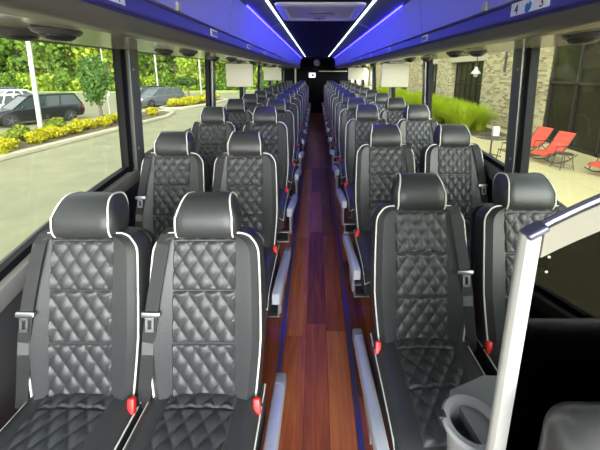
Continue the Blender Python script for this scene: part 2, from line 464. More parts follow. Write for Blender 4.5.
# reading light / air vent pods in the bin undersides
def make_pod():
    t = thing('air_vent_pod', '', 'air vent')
    mb = MB(); mb.lathe([(.0, .004), (.062, .004), (.070, -.004), (.062, -.016), (.052, -.020)], (0, 0, 0), 20, 'z', Matrix.Diagonal((.75, 1.35, 1))); mb.build('housing', DSEAT, t)
    mb = MB(); mb.lathe([(.052, -.016), (.050, -.026), (.034, -.036), (.0, -.040)], (0, 0, 0), 18, 'z', Matrix.Diagonal((.72, 1.3, 1))); mb.build('lens', PLASTIC, t)
    return t
pod = make_pod(); first = True
for sx, nm, y0 in ((-1, 'left', .95), (1, 'right', 1.05)):
    pod.scale = (.85, .85, .8)
    for r in range(9):
        for q, x in enumerate((.735, .90)):
            o = pod if first else copy_tree(pod); first = False
            o.location = (sx*x, y0 + .95*r + (.07 if q else 0), EYE + (.1135 if q == 0 else .1205))
            tag(o, '%s air vent of the %s pair under the %s bins' % ('aisle-side' if q == 0 else 'window-side', ORD[r], nm), 'air vent', 'air vents under the %s bins' % nm)

# seat number plates
def text_mesh(s, size):
    c = bpy.data.curves.new('t', 'FONT'); c.body = s; c.size = size; c.align_x = 'CENTER'; c.align_y = 'CENTER'; c.extrude = .0006
    o = bpy.data.objects.new('t', c); COL.objects.link(o)
    dg = bpy.context.evaluated_depsgraph_get(); me = bpy.data.meshes.new_from_object(o.evaluated_get(dg))
    bpy.data.objects.remove(o); return me
def plate(sx, y, L, H, chars, lab, grp):
    t = thing('seat_number_plate', lab, 'sign', (sx*.4965, y, EYE+.172), 0, grp)
    # local: x along reading direction, y up, z to the aisle
    R = Matrix(((0, 0, -sx), (-sx, 0, 0), (0, 1, 0))).to_4x4()
    t.rotation_euler = R.to_euler()
    mb = MB(); mb.rbox((0, 0, 0), (L, H, .003), .001, 1); mb.build('plate', PLATE, t)
    mb = MB()
    n = 14; pr = [(-.010, -.011), (.000, -.013), (.009, -.006), (.012, .004), (.004, .012), (.001, .004), (-.004, .009), (-.011, .004)]
    k = H/.036
    mb.prism([(a*k, b*k) for a, b in pr], .0015, .0028, 'z'); mb.build('icon', ICON, t, smooth=False)
    for ch, x in zip(chars, (-L*.33, L*.33)):
        if ch:
            me = text_mesh(ch, H*.85); me.materials.append(INK)
            o = link('numeral', me, t); o.location = (x, 0, .0018)
        else:
            mb = MB(); mb.box((x, 0, .002), (L*.10, H*.6, .001)); mb.box((x+L*.16*(-1 if x > 0 else 1), 0, .002), (L*.05, H*.6, .001)); mb.build('numeral', INK, t)
plate(-1, .79, .15, .040, '21', 'white seat number plate with a blue symbol on the left bin above the first seats', 'seat number plates on the left')
plate(1, .95, .165, .042, '43', 'white seat number plate reading 4 and 3 on the nearest right bin', 'seat number plates on the right')
for k in range(1, 10):
    for sx, nm in ((-1, 'left'), (1, 'right')):
        plate(sx, (.79+.80*k if sx < 0 else .95+.875*k), .095, .032, (None, None), 'small white seat number plate on the %s bins, %s from the front' % (nm, ORD[k]), 'seat number plates on the %s' % nm)

# roof hatch
t = thing('roof_hatch', 'pale grey roof escape hatch in the black ceiling', 'hatch', (0, 2.70, EYE+.452))
W, D = .62, .70
mb = MB()
out = [(-W/2, -D/2), (W/2, -D/2), (W/2, D/2), (-W/2, D/2)]
def rr(w, d, z, r=.05, n=5, yo=0):
    p = []
    for cx, cy, a0 in ((w/2-r, -d/2+r, -pi/2), (w/2-r, d/2-r, 0), (-w/2+r, d/2-r, pi/2), (-w/2+r, -d/2+r, pi)):
        for i in range(n+1):
            a = a0 + pi/2*i/n; p.append((cx+r*cos(a), cy+r*sin(a)+yo, z))
    return p
mb.loft([rr(W, D, .0), rr(W, D, -.012), rr(W-.03, D-.03, -.022), rr(W-.11, D-.14, -.020), rr(W-.14, D-.18, -.004), rr(W-.14, D-.18, .0)], cap=False); mb.build('frame', HATCH, t)
mb = MB(); mb.loft([rr(W-.13, D-.17, -.008), rr(W-.13, D-.17, .0)]); mb.build('inner_panel', HATCHIN, t)
mb = MB(); mb.rbox((0, D/2-.16, -.014), (.10, .05, .02), .008); h = mb.build('release_handle', GREY, t)
mb = MB(); mb.rbox((0, D/2-.16, -.026), (.02, .02, .008), .003); mb.build('knob', RED, h)
mb = MB(); mb.rbox((0, -.05, -.014), (.16, .05, .018), .006); mb.rbox((.09, -.02, -.014), (.05, .08, .018), .006); mb.build('latch_bar', GREY, t)

# fold-down monitors (we see their backs)
mon = None
for sx, y, nm, w in ((-1, 3.98, 'nearer one on the left', .315), (-1, 7.0, 'farther one on the left', .36), (1, 3.86, 'nearer one on the right', .315), (1, 7.55, 'farther one on the right', .36)):
    t = thing('fold_down_monitor', 'cream fold-down monitor hanging under the bins, %s' % nm, 'monitor', (sx*.90, y, EYE+.118), 0, 'monitors under the bins')
    mb = MB(); mb.rbox((0, 0, -.155), (w, .03, .265), .012, 2); mb.build('monitor_housing', CREAM, t)
    mb = MB(); mb.rbox((0, .0165, -.155), (w-.04, .003, .22), .001, 1); mb.build('screen', PLASTIC, t)
    mb = MB(); mb.rbox((0, 0, -.010), (w*.55, .04, .034), .008, 2); mb.build('hinge', GREY, t)

# ------------------------------------------------------------------ seats
BX, BY, BZ = 0., -.155, .475
TILT = math.atan2(.155, .60)
Dv = Vector((0, sin(TILT), cos(TILT))); Nv = Vector((0, -cos(TILT), sin(TILT)))
B0 = Vector((BX, BY, BZ))
def bp(x, h, n): return B0 + Vector((x, 0, 0)) + Dv*h + Nv*n
HB = .620   # height of the shoulders along the back
def bw(h):
    if h > HB - .075:
        q = (h - (HB - .075))/.075; return .128 + .072*sqrt(max(0, 1 - q*q))
    return .200 + .014*sin(pi*max(0, min(1, (h+.1)/(HB+.1)))**1.0) - .004 - .014*max(0, min(1, (.24 - h)/.24))
def bolster(x, w):
    u = abs(x)/w
    return .014*exp(-((u-.80)/.17)**2)
def back_ring(h, sc=1., dn=0.):
    w = bw(h)*sc; p = []
    nf, nb = .050 + dn, -.055
    lean = .018*sin(pi*max(0, min(1, h/HB)))     # lumbar bulge
    # front from -w to w
    r = .034
    m = 13
    for i in range(m):
        x = -(w - r) + 2*(w - r)*i/(m-1); p.append(bp(x, h, nf + lean*.6 + bolster(x, w)))
    for i in range(1, 5):
        a = pi/2 - pi/2*i/4; p.append(bp(w - r + r*cos(a), h, nf - r + lean*.6 + r*sin(a) + .006*(1-i/4)))
    p.append(bp(w, h, nb + .02)); p.append(bp(w-.02, h, nb)); p.append(bp(-w+.02, h, nb)); p.append(bp(-w, h, nb+.02))
    for i in range(4, 0, -1):
        a = pi/2 - pi/2*i/4; p.append(bp(-(w - r + r*cos(a)), h, nf - r + lean*.6 + r*sin(a) + .006*(1-i/4)))
    return p
def backrest_mesh():
    mb = MB(); hs = [-.10 + (HB-.075+.10)*i/16 for i in range(17)] + [HB-.075+.075*sin(pi/2*i/8) for i in range(1, 9)]
    rings = [back_ring(h) for h in hs]
    top = back_ring(HB); c = sum((Vector(q) for q in top), Vector())/len(top)
    rings.append([c + (Vector(q)-c)*.85 + Dv*.008 for q in top]); rings.append([c + (Vector(q)-c)*.4 + Dv*.012 for q in top])
    mb.loft(rings); return mb.mesh('backrest', LEATHER)
SEC = [.035, .232, .420, .598]
def puff(x, h, secs, pw=.057, ph=.082):
    a = x/pw + h/ph; b = x/pw - h/ph
    q = (abs(sin(pi*a))**.48)*(abs(sin(pi*b))**.48)
    d = min(abs(h - s) for s in secs)
    return q*min(1, d/.010)*.95 - (.4 if d < .0035 else 0)
def back_quilt_mesh():
    mb = MB(); hw = .116
    def fn(u, v):
        x = -hw + 2*hw*u; h = .0 + .606*v
        lean = .018*sin(pi*max(0, min(1, h/HB)))
        e = min(1, min(u, 1-u)/.03)
        n = .0505 + lean*.6 + bolster(x, bw(h)) + e*(.001 + .0100*puff(x, h, SEC)) - (1-e)*.004
        return bp(x, h, n)
    mb.grid(fn, 56, 150); return mb.mesh('quilted_panel', QUILT)
def back_pipe_mesh():
    pts = []
    hs = [-.06 + (HB-.075+.06)*i/12 for i in range(13)] + [HB-.075+.075*sin(pi/2*i/8) for i in range(1, 9)]
    def edge(h, sg):
        w = bw(h); lean = .018*sin(pi*max(0, min(1, h/HB)))
        return bp(sg*(w - .006), h + (.004 if h > HB-.02 else 0), .050 - .008 + lean*.6)
    pts = [edge(h, -1) for h in hs] + [edge(h, 1) for h in reversed(hs)]
    mb = MB(); mb.tube(pts, .0035, 6); return mb.mesh('piping', PIPE)
def shell_mesh():
    mb = MB(); rings = []
    hs = [-.16 + (HB-.06+.16)*i/10 for i in range(11)] + [HB-.06+.055*sin(pi/2*i/6) for i in range(1, 7)]
    for h in hs:
        w = min(bw(min(h, HB-.0751)), .21) - .004 if h <= HB-.06 else (.135+.068*sqrt(max(0, 1-((h-HB+.06)/.056)**2)))
        p = []
        for x, n in ((-w, -.050), (-w*.97, -.085), (-w*.6, -.108), (0, -.114), (w*.6, -.108), (w*.97, -.085), (w, -.050)):
            p.append(bp(x, h, n))
        rings.append(p)
    mb.loft(rings); return mb.mesh('back_shell', SHELL)
HPROF = []
for i in range(28):
    a = 2*pi*i/28; ca, sa = cos(a), sin(a)
    ex = 2/3.0
    n = (abs(ca)**ex)*(1 if ca > 0 else -1); h = (abs(sa)**ex)*(1 if sa > 0 else -1)
    n2 = .006 + .070*n; h2 = .683 + .083*h
    if h > 0: n2 -= .024*h      # top leans to the rear
    HPROF.append((n2, h2))
def hx(n, h): return .965 - .19*max(0, min(1, (h-.683)/.083)) - .05*max(0, min(1, (.02-n)/.08))
def head_mesh():
    mb = MB(); rings = []
    for x, k in ((-.124, .45), (-.121, .72), (-.115, .89), (-.104, 1.), (-.07, 1.012), (0, 1.02), (.07, 1.012), (.104, 1.), (.115, .89), (.121, .72), (.124, .45)):
        rings.append([bp(x*hx(n, h), .683 + (h-.683)*k, .0 + n*k) for n, h in HPROF])
    mb.loft(rings); return mb.mesh('headrest', LEATHER)
def head_pipe_mesh():
    out = []
    for x in (-.106, .106):
        mb = MB(); mb.tube([bp(x*hx(n, h), .683 + (h-.683)*1.0, n*1.0) for n, h in HPROF], .0034, 6, closed=True); out.append(mb.mesh('piping', PIPE))
    return out
CW, CF, CB = .212, -.66, -.115   # cushion half width, front and rear
def cush_top(x, y):
    u = (y - CF)/(CB - CF)
    z = .502 + .030*(1-(x/CW)**2) + .006*exp(-((abs(x)/CW-.80)/.14)**2) + .008*sin(pi*min(1, max(0, u)))
    if u < .18: z -= .05*((.18-u)/.18)**2
    return z
def cush_mesh():
    mb = MB(); rings = []; N = 16
    for i in range(N+1):
        u = i/N; y = CF + (CB-CF)*u; w = CW*(1 if 0 < i < N else .97)
        p = []; r = .03
        for j in range(15):
            x = -(w-r) + 2*(w-r)*j/14; p.append((x, y, cush_top(x, y)))
        zt = cush_top(w, y)
        for a in (60, 30, 0): p.append((w-r+r*cos(radians(a)), y, zt - r + r*sin(radians(a))))
        p += [(w, y, .385), (w-.03, y, .355), (-w+.03, y, .355), (-w, y, .385)]
        for a in (0, 30, 60): p.append((-(w-r+r*cos(radians(a))), y, zt - r + r*sin(radians(a))))
        rings.append(p)
    mb.loft(rings); return mb.mesh('cushion', LEATHER)
def cush_quilt_mesh():
    mb = MB(); hw = .125; secs = [CF+.05, CF+.23, CF+.41, CB]
    def fn(u, v):
        y = CF + .05 + (CB - CF - .06)*v; x = -hw + 2*hw*u
        e = min(1, min(u, 1-u)/.03)
        return (x, y, cush_top(x, y) + .0005 + e*(.001 + .0100*puff(x, y, secs, .0625, .085)) - (1-e)*.004)
    mb.grid(fn, 56, 110); return mb.mesh('quilted_panel', QUILT)
def cush_pipe_mesh():
    mb = MB()
    ys = [CB + (CF - CB)*i/12 for i in range(13)]
    pts = [(-CW+.004, y, cush_top(CW, y)-.016) for y in ys] + [(x, CF-.003, cush_top(0, CF)-.010) for x in (-.15, -.05, .05, .15)] + [(CW-.004, y, cush_top(CW, y)-.016) for y in reversed(ys)]
    mb.tube(pts, .0035, 6); return mb.mesh('piping', PIPE)
def strap(mb, pts, nrm, w, t):
    rings = []
    for i, p in enumerate(pts):
        a = pts[max(0, i-1)]; b = pts[min(len(pts)-1, i+1)]
        T = (b - a).normalized(); n = Vector(nrm[i]); s = T.cross(n).normalized(); n = s.cross(T).normalized()
        rings.append([p + s*w/2 + n*t/2, p - s*w/2 + n*t/2, p - s*w/2 - n*t/2, p + s*w/2 - n*t/2])
    mb.loft(rings)
def belt_point(k, h, g): # k=-1 belt on -x
    f = (HB - h)/HB
    x = k*(.142 + .085*f)
    lean = .018*sin(pi*max(0, min(1, h/HB)))
    nfront = .050 + lean*.6 + bolster(x, bw(max(0, min(h, .5)))) 
    # where the belt leaves the front face, it runs over the rounded edge
    over = max(0, abs(x) - (bw(max(0, min(h, .5))) - .03)); nfront -= over*.30
    return bp(x, h, nfront + g)
def belt_mesh(k):
    mb = MB(); pts = []; nr = []
    pts += [bp(k*.135, HB-.03, -.07), bp(k*.137, HB+.010, -.045), bp(k*.139, HB+.012, .01), bp(k*.140, HB+.0, .052)]
    nr += [-Nv, (Dv-Nv*.5), Dv, (Dv+Nv)]
    for i in range(14):
        h = HB - .03 - (HB-.01)*i/13; pts.append(belt_point(k, h, .007)); nr.append(Nv)
    strap(mb, pts, nr, .047, .0028); return mb.mesh('seat_belt', WEB, smooth=False)
def tongue_mesh(k):
    mb = MB(); h = .345; c = belt_point(k, h, .012)
    M = Matrix((Vector((1, 0, 0)), Dv, Nv)).transposed()
    mb.rbox(c, (.068, .020, .012), .005, 2, M)
    e = belt_point(k, h-.035, .012)
    # plate with a slot, built as a small frame
    for dx in (-.011, .011): mb.box(e + Vector((dx, 0, 0)), (.008, .052, .004), M)
    for dh in (-.022, .020): mb.box(e + Dv*dh, (.030, .010, .004), M)
    mb.box(e + Dv*.030, (.034, .018, .005), M)
    return mb.mesh('latch_plate', STEEL)
def btag_mesh(k):
    mb = MB(); e = belt_point(k, .225, .009); M = Matrix((Vector((1, 0, 0)), Dv, Nv)).transposed()
    mb.box(e, (.040, .058, .002), M); return mb.mesh('belt_label', TAG)
def buckle_mesh(k):
    mb = MB(); M = Matrix.Rotation(radians(-28), 3, 'X') @ Matrix.Rotation(radians(-8*k), 3, 'Y')
    mb.rbox((k*.196, -.222, .514), (.026, .022, .052), .006, 2, M); return mb.mesh('buckle', RED)
def stalk_mesh(k):
    mb = MB(); mb.tube([(k*.206, -.205, .497), (k*.206, -.19, .46), (k*.206, -.18, .37)], .007, 6); return mb.mesh('stalk', PLASTIC)
def arm_mesh(k):
    mb = MB(); rings = []
    for y, z, w, t in ((-.668, .500, .034, .056), (-.660, .499, .042, .066), (-.50, .467, .046, .068), (-.30, .426, .046, .068), (-.10, .385, .046, .066), (-.03, .371, .044, .060)):
        c = Vector((k*.252, y, z)); p = []
        for j in range(20):
            a = 2*pi*j/20; ca, sa = cos(a), sin(a)
            p.append(c + Vector((w/2*abs(ca)**.32*(1 if ca > 0 else -1), 0, t/2*abs(sa)**.32*(1 if sa > 0 else -1))))
        rings.append(p)
    mb.loft(rings); return mb.mesh('armrest', SILVER)
def armcap_mesh(k):
    mb = MB(); mb.rbox((k*.252, -.012, .366), (.049, .075, .066), .012, 3, Matrix.Rotation(radians(-12), 3, 'X')); return mb.mesh('end_cap', GREY)
def sidep_mesh(k):
    mb = MB(); mb.prism([(-.36, .17), (-.20, .17), (-.17, .22), (-.10, .36), (-.30, .40), (-.37, .36)], k*.224, k*.240, 'x'); return mb.mesh('side_panel', PALEGREY)
def ped_mesh():
    mb = MB()
    mb.box((0, -.33, .345), (.40, .46, .022))
    mb.rbox((0, -.20, .20), (.10, .12, .29), .02)
    mb.rbox((0, -.17, .094), (.41, .035, .012), .004); mb.rbox((0, -.17, .008), (.41, .06, .014), .004)
    for x in (-.198, .198): mb.rbox((x, -.17, .05), (.014, .03, .09), .004)
    return mb.mesh('pedestal', STEEL)
def grille_mesh():
    mb = MB(); mb.box((0, -.165, .05), (.385, .018, .076))
    for i in range(5): mb.box((0, -.176, .022+.014*i), (.38, .006, .006))
    return mb.mesh('grille', PLASTIC, smooth=False)

ME = dict(backrest=backrest_mesh(), bq=back_quilt_mesh(), bpipe=back_pipe_mesh(), shell=shell_mesh(), head=head_mesh(), hp=head_pipe_mesh(), cu=cush_mesh(), cq=cush_quilt_mesh(), cp=cush_pipe_mesh(), ped=ped_mesh(), gr=grille_mesh())
def make_seat(side, aisle):
    k = -1 if side == 'left' else 1       # the belt hangs on the window side
    t = thing('coach_seat', '', 'seat')
    c = link('cushion', ME['cu'], t); link('quilted_panel', ME['cq'], c); link('piping', ME['cp'], c)
    b = link('backrest', ME['backrest'], t); link('quilted_panel', ME['bq'], b); link('piping', ME['bpipe'], b)
    link('back_shell', ME['shell'], t)
    h = link('headrest', ME['head'], t); link('piping', ME['hp'][0], h); link('piping', ME['hp'][1], h)
    s = link('seat_belt', belt_mesh(k), t); link('latch_plate', tongue_mesh(k), s); link('belt_label', btag_mesh(k), s)
    q = link('buckle', buckle_mesh(-k), t); link('stalk', stalk_mesh(-k), q)
    q['label'] = 'red buckle'
    if aisle:
        a = link('armrest', arm_mesh(-k), t); link('end_cap', armcap_mesh(-k), a)
        link('side_panel', sidep_mesh(-k), t)
    p = link('pedestal', ME['ped'], t); link('grille', ME['gr'], p)
    return t
LY = [1.155, 2.08, 2.945, 3.79] + [3.79 + .845*i for i in range(1, 10)]
RY = [1.41, 2.255, 3.10, 3.945] + [3.945 + .845*i for i in range(1, 10)]
LZ = [0, .064, .138, .15]; RZ = [.03, .075, .150, .16]
for side, ys, sx in (('left', LY, -1), ('right', RY, 1)):
    for place, x1, x2 in ((('aisle', .405, .45), ('window', .85, .91)) if sx < 0 else (('aisle', .462, .475), ('window', .940, .945))):
        proto = make_seat(side, place == 'aisle')
        for r, y in enumerate(ys):
            o = proto if r == 0 else copy_tree(proto)
            dz = deck(y - .17) - (.014 if side == 'right' and r == 0 else 0)
            o.location = (sx*(x1 if r == 0 else x2), y, dz)
            o['label'] = 'black quilted coach seat beside the %s, %s side, %s row from the front' % (place, side, ORD[r])
            o['group'] = '%s seats on the %s side' % (place, side)

# ------------------------------------------------------------------ rear bulkhead things
t = thing('exit_sign', 'small white illuminated sign on the rear bulkhead at the end of the aisle', 'sign', (-.14, 12.38, 1.56))
mb = MB(); mb.rbox((0, 0, 0), (.24, .03, .17), .01); mb.build('sign_face', mat('sign_glow', (.8, .8, .8), .5, emit=(.8, .85, .9), estr=.7), t)
mb = MB(); mb.rbox((.02, -.016, 0), (.08, .006, .07), .004); mb.build('emblem', INK, t)
t = thing('round_vent', 'round violet-grey vent high on the rear bulkhead', 'vent', (.03, 12.37, 2.0))
mb = MB(); mb.lathe([(0, 0), (.11, 0), (.12, -.012), (.10, -.022), (.0, -.024)], (0, 0, 0), 24, 'y'); mb.build('disc', mat('violet_vent', (.40, .30, .62), .4), t)
mb = MB(); mb.tube([(.085*cos(a*pi/8), -.026, .085*sin(a*pi/8)) for a in range(16)], .006, 6, closed=True); mb.build('ring', SILVER, t)
mb = MB(); mb.box((.62, 12.37, EYE+.03), (1.04, .03, .03)); o = mb.build('trim_41', CREAM); struct(o)
mb = MB(); mb.tube([(-.75, 12.34, .16), (-.75, 12.34, 1.97)], .03, 10); o = mb.build('grab_pole', CREAM); tag(o, 'pale upright grab pole at the left of the rear bulkhead', 'pole')

# ------------------------------------------------------------------ modesty partition at the right front
PY = .55
t = thing('partition_screen', 'dark smoked partition screen with ivory frame at the right front', 'partition', (.386, PY, 0))
def arch(x):  # top line, x measured from the post
    return 1.385 + .145*sin(min(1, x/.42)*pi/2)**.9 if x > 0 else 1.385
mb = MB()
rings = []
for z in (.0, .7, 1.36, 1.385):
    p = []
    for j in range(20):
        a = 2*pi*j/20; ca, sa = cos(a), sin(a); r = .0180*(1 + .05*cos(a*6))
        p.append((.004 + r*abs(ca)**.7*(1 if ca > 0 else -1), r*.8*abs(sa)**.7*(1 if sa > 0 else -1), z))
    rings.append(p)
mb.loft(rings); mb.build('post', ALU, t)
XS = [0.02 + .72*i/24 for i in range(25)]
mb = MB(); mb.loft([[(x, -.014, arch(x)-.002), (x, .014, arch(x)-.002), (x, .014, arch(x)-.056), (x, -.014, arch(x)-.056)] for x in XS]); mb.build('arched_band', BEIGE, t)
mb = MB(); mb.tube([(x-.012, 0, arch(max(0, x-.02))+.004) for x in XS], .0075, 8); mb.build('top_rail', CHROMEBLUE, t)
mb = MB(); mb.rbox((.008, -.004, 1.392), (.040, .030, .014), .005, 2, Matrix.Rotation(radians(-32), 3, 'Y')); mb.build('corner_clip', CHROMEBLUE, t)
mb = MB(); mb.loft([[(x, -.004, arch(x)-.053), (x, .004, arch(x)-.053), (x, .004, .06), (x, -.004, .06)] for x in XS]); mb.build('smoked_panel', SMOKE, t, smooth=False)
mb = MB(); mb.box((.38, 0, .40), (.72, .03, .68)); mb.build('lower_panel', PLASTIC, t)
for z in (1.345, 1.315):
    mb = MB(); mb.lathe([(0, 0), (.0028, 0), (.0028, .002), (0, .003)], (.034, -.014, z), 8, 'y', Matrix.Scale(-1, 3, (0, 1, 0))); mb.build('screw', STEEL, t)
# cup holder behind it
t = thing('cup_holder', 'grey plastic cup holder fixed behind the partition post', 'cup holder', (.398, .735, .745)); t.scale = (1.25, 1.25, 1.25)
mb = MB(); mb.lathe([(.030, -.085), (.043, -.08), (.050, .0), (.061, .004), (.063, .012), (.058, .018), (.046, .016), (.042, -.005), (.036, -.074), (.0, -.075)], (.015, -.035, 0), 28); mb.build('cup_ring', PALEGREY, t)
mb = MB(); mb.loft([[(.03, -.14, .004), (.20, -.14, .004), (.20, .08, .004), (.10, .085, .004), (.0, .045, .004)], [(.03, -.14, -.02), (.20, -.14, -.02), (.20, .08, -.02), (.10, .085, -.02), (.0, .045, -.02)]]); mb.build('bracket', GREY, t, smooth=False)
mb = MB(); mb.rbox((-.045, -.02, .010), (.018, .02, .018), .004); mb.build('clip', PLASTIC, t)
# driver's seat, only its shoulder shows
t = thing('driver_seat', 'grey rounded driver seat back at the lower right corner', 'seat', (.64, .44, -.055))
mb = MB(); mb.rbox((0, 0, .80), (.46, .13, .70), .06, 5); mb.build('backrest', DSEAT, t)
mb = MB(); mb.rbox((0, -.27, .50), (.46, .45, .13), .05, 4); mb.build('cushion', DSEAT, t)
mb = MB(); mb.rbox((0, -.15, .22), (.30, .3, .44), .03); mb.build('pedestal', PLASTIC, t)

# ================================================================== OUTSIDE
mb = MB(); mb.box((-40, 40, GZ-.1), (86, 140, .2)); struct(mb.build('ground', ASPHALT))
mb = MB(); mb.box((28, 40, GZ-.1), (50, 140, .2)); struct(mb.build('floor_patio', PATIO))

# foliage meshes
def leaf_cloud(n, rx, ry, rz, size, mt, blob=7, seed=1, shell=.55, flat=0):
    rnd = random.Random(seed); mb = MB()
    cs = []
    for i in range(blob):
        a = rnd.random()*2*pi; e = rnd.uniform(-.9, 1); q = rnd.uniform(.25, .62)
        cs.append((Vector((cos(a)*sqrt(max(0, 1-e*e))*q, sin(a)*sqrt(max(0, 1-e*e))*q, e*q)), rnd.uniform(.36, .52)))
    cs.append((Vector((0, 0, 0)), .6))
    for i in range(n):
        c, r = cs[rnd.randrange(len(cs))]
        d = Vector((rnd.gauss(0, 1), rnd.gauss(0, 1), rnd.gauss(0, 1))).normalized()
        p = c + d*r*(shell + (1-shell)*rnd.random()**.5)
        p = Vector((p.x*rx, p.y*ry, p.z*rz))
        nrm = (d + Vector((rnd.gauss(0, .5), rnd.gauss(0, .5), rnd.gauss(0, .5)))).normalized()
        u = nrm.orthogonal().normalized(); w = nrm.cross(u); s = size*rnd.uniform(.6, 1.3)
        an = rnd.random()*2*pi; u, w = u*cos(an) + w*sin(an), w*cos(an) - u*sin(an)
        mb.add([p - u*s*.5, p + w*s*.32, p + u*s*.5, p - w*s*.32], [(0, 1, 2, 3)])
    return mb.mesh('foliage', mt, smooth=False, fixn=False)
def trunk_mesh(h, r, branches=4, seed=1, spread=.8):
    rnd = random.Random(seed); mb = MB()
    mb.tube([(0, 0, -.05), (.02, 0, h*.3), (-.02, .02, h*.7), (0, 0, h)], [r*1.3, r, r*.85, r*.5], 8)
    for i in range(branches):
        a = 2*pi*i/branches + rnd.random(); z = h*rnd.uniform(.5, .75)
        mb.tube([(0, 0, z), (cos(a)*spread*.5, sin(a)*spread*.5, z+spread*.6), (cos(a)*spread*.8, sin(a)*spread*.8, z+spread*1.3)], [r*.5, r*.35, r*.15], 6)
    return mb.mesh('trunk', BARK)
FOL = [leaf_cloud(2600, 4.2, 4.2, 5.6, .75, LF_MID, 10, 1), leaf_cloud(2600, 4.0, 4.0, 5.2, .75, LF_YEL, 10, 2), leaf_cloud(2600, 4.0, 4.0, 6.0, .75, LF_DARK, 10, 3)]
TRK = trunk_mesh(7, .22, 5, 4, 1.6)
BUSHF = leaf_cloud(1500, 3.2, 2.4, 2.0, .45, LF_YEL, 9, 21); BUSHM = leaf_cloud(1500, 3.2, 2.4, 2.0, .45, LF_MID, 9, 22)
rnd = random.Random(11)
ft = []
for i in range(15): ft.append((-62 + i*3.9 + rnd.uniform(-1, 1), 58 + rnd.uniform(-2, 2) + max(0, (i-9))*1.2))
for i in range(13): ft.append((-72 + i*5.2 + rnd.uniform(-1, 1), 65 + rnd.uniform(-2, 3)))
for i in range(5): ft.append((-66 - i*.8, 46 - i*5.5))
for i in range(5): ft.append((-2 + i*4.5, 74 + rnd.uniform(-3, 3)))
for i in range(12): ft.append((-78 + i*6.3 + rnd.uniform(-1, 1), 74 + rnd.uniform(-2, 3)))
for i, (x, y) in enumerate(ft):
    kd = rnd.choice([0, 1, 1, 0, 2])
    if (y > 64 and i < 28) or i > 37: kd = rnd.choice([0, 2])
    t = thing('forest_tree', '', 'tree', (x, y, GZ), rnd.random()*6.28, 'forest trees beyond the car park')
    s = rnd.uniform(1.0, 1.35); t.scale = (s, s, s*rnd.uniform(.95, 1.2))
    nm = ['mid-green', 'yellow-green', 'dark green'][kd]
    t['label'] = '%s tree of the wood, %s' % (nm, 'standing at its edge' if i < 15 else ('in its back row' if i < 28 else ('far left of the cars' if i < 33 else ('far behind the bus on the right' if i < 38 else 'in its deepest row'))))
    f = link('foliage', FOL[kd], t); f.location = (0, 0, 6.2); f['kind'] = 'stuff'
    link('trunk', TRK, t)
for i in range(40):
    back = i >= 24; x = -63 + i*2.6 if not back else -66 + (i-24)*4.0; y = (61.5 if back else 53.5) + (0 if back else max(0, i-13)*.7)
    t = thing('woodland_shrub', ('tall %s shrub between the trees of the wood' if back else '%s shrub at the foot of the wood') % ('sunlit' if i % 3 else 'dull green'), 'shrub', (x, y, GZ), i*1.3, 'shrubs along the wood')
    f = link('foliage', BUSHF if i % 3 else BUSHM, t); f.location = (0, 0, 1.3)
    if back: t.scale = (1.2, 1.2, 2.1)
    mb = MB(); mb.tube([(0, 0, -.05), (0, 0, 1.0)], .08, 6); mb.build('stem', BARK, t)
mb = MB(); mb.box((-42, 57, GZ-.02), (60, 14, .16)); o = mb.build('lawn', LAWN); struct(o)
mb = MB(); mb.box((-12, 62, GZ-.02), (20, 14, .16)); o = mb.build('lawn.001', LAWN); struct(o)

# kerbed planting islands
def island(poly, nm):
    mb = MB(); n = len(poly)
    mb.prism(poly, GZ, GZ+.12, 'z'); struct(mb.build(nm, SOIL, smooth=False))
    mb = MB(); mb.tube([(x, y, GZ+.07) for x, y in poly], .14, 8, closed=True); struct(mb.build(nm.replace('island', 'kerb'), KERB))
island([(-11.6, 4), (-10.95, 5.5), (-10.85, 11), (-10.35, 17), (-10.0, 22), (-10.5, 24.3), (-11.5, 25), (-13.0, 24.5), (-13.6, 20), (-13.9, 14), (-14.0, 4)], 'path_island')
island([(-12.9, 27.4), (-12.0, 26.6), (-10.9, 27.2), (-10.0, 30), (-9.6, 36), (-10.6, 37), (-12.8, 36), (-13.2, 31)], 'path_island_far')

SHY = [leaf_cloud(1100, .62, .62, .46, .15, LF_BUSH, 8, 31, .5), leaf_cloud(1100, .7, .55, .42, .15, LF_BUSH, 8, 32, .5)]
SHG = leaf_cloud(1300, .8, .75, .55, .14, LF_GREENB, 5, 33, .75)
STEM = MB().tube([(0, 0, -.03), (0, 0, .3)], .03, 6).mesh('stem', BARK)
def shrub(x, y, me, s, lab, grp, i):
    t = thing('shrub', lab, 'shrub', (x, y, GZ+.12), i*1.7, grp); t.scale = (s, s, s*.85)
    f = link('foliage', me, t); f.location = (0, 0, .34); link('stem', STEM, t)
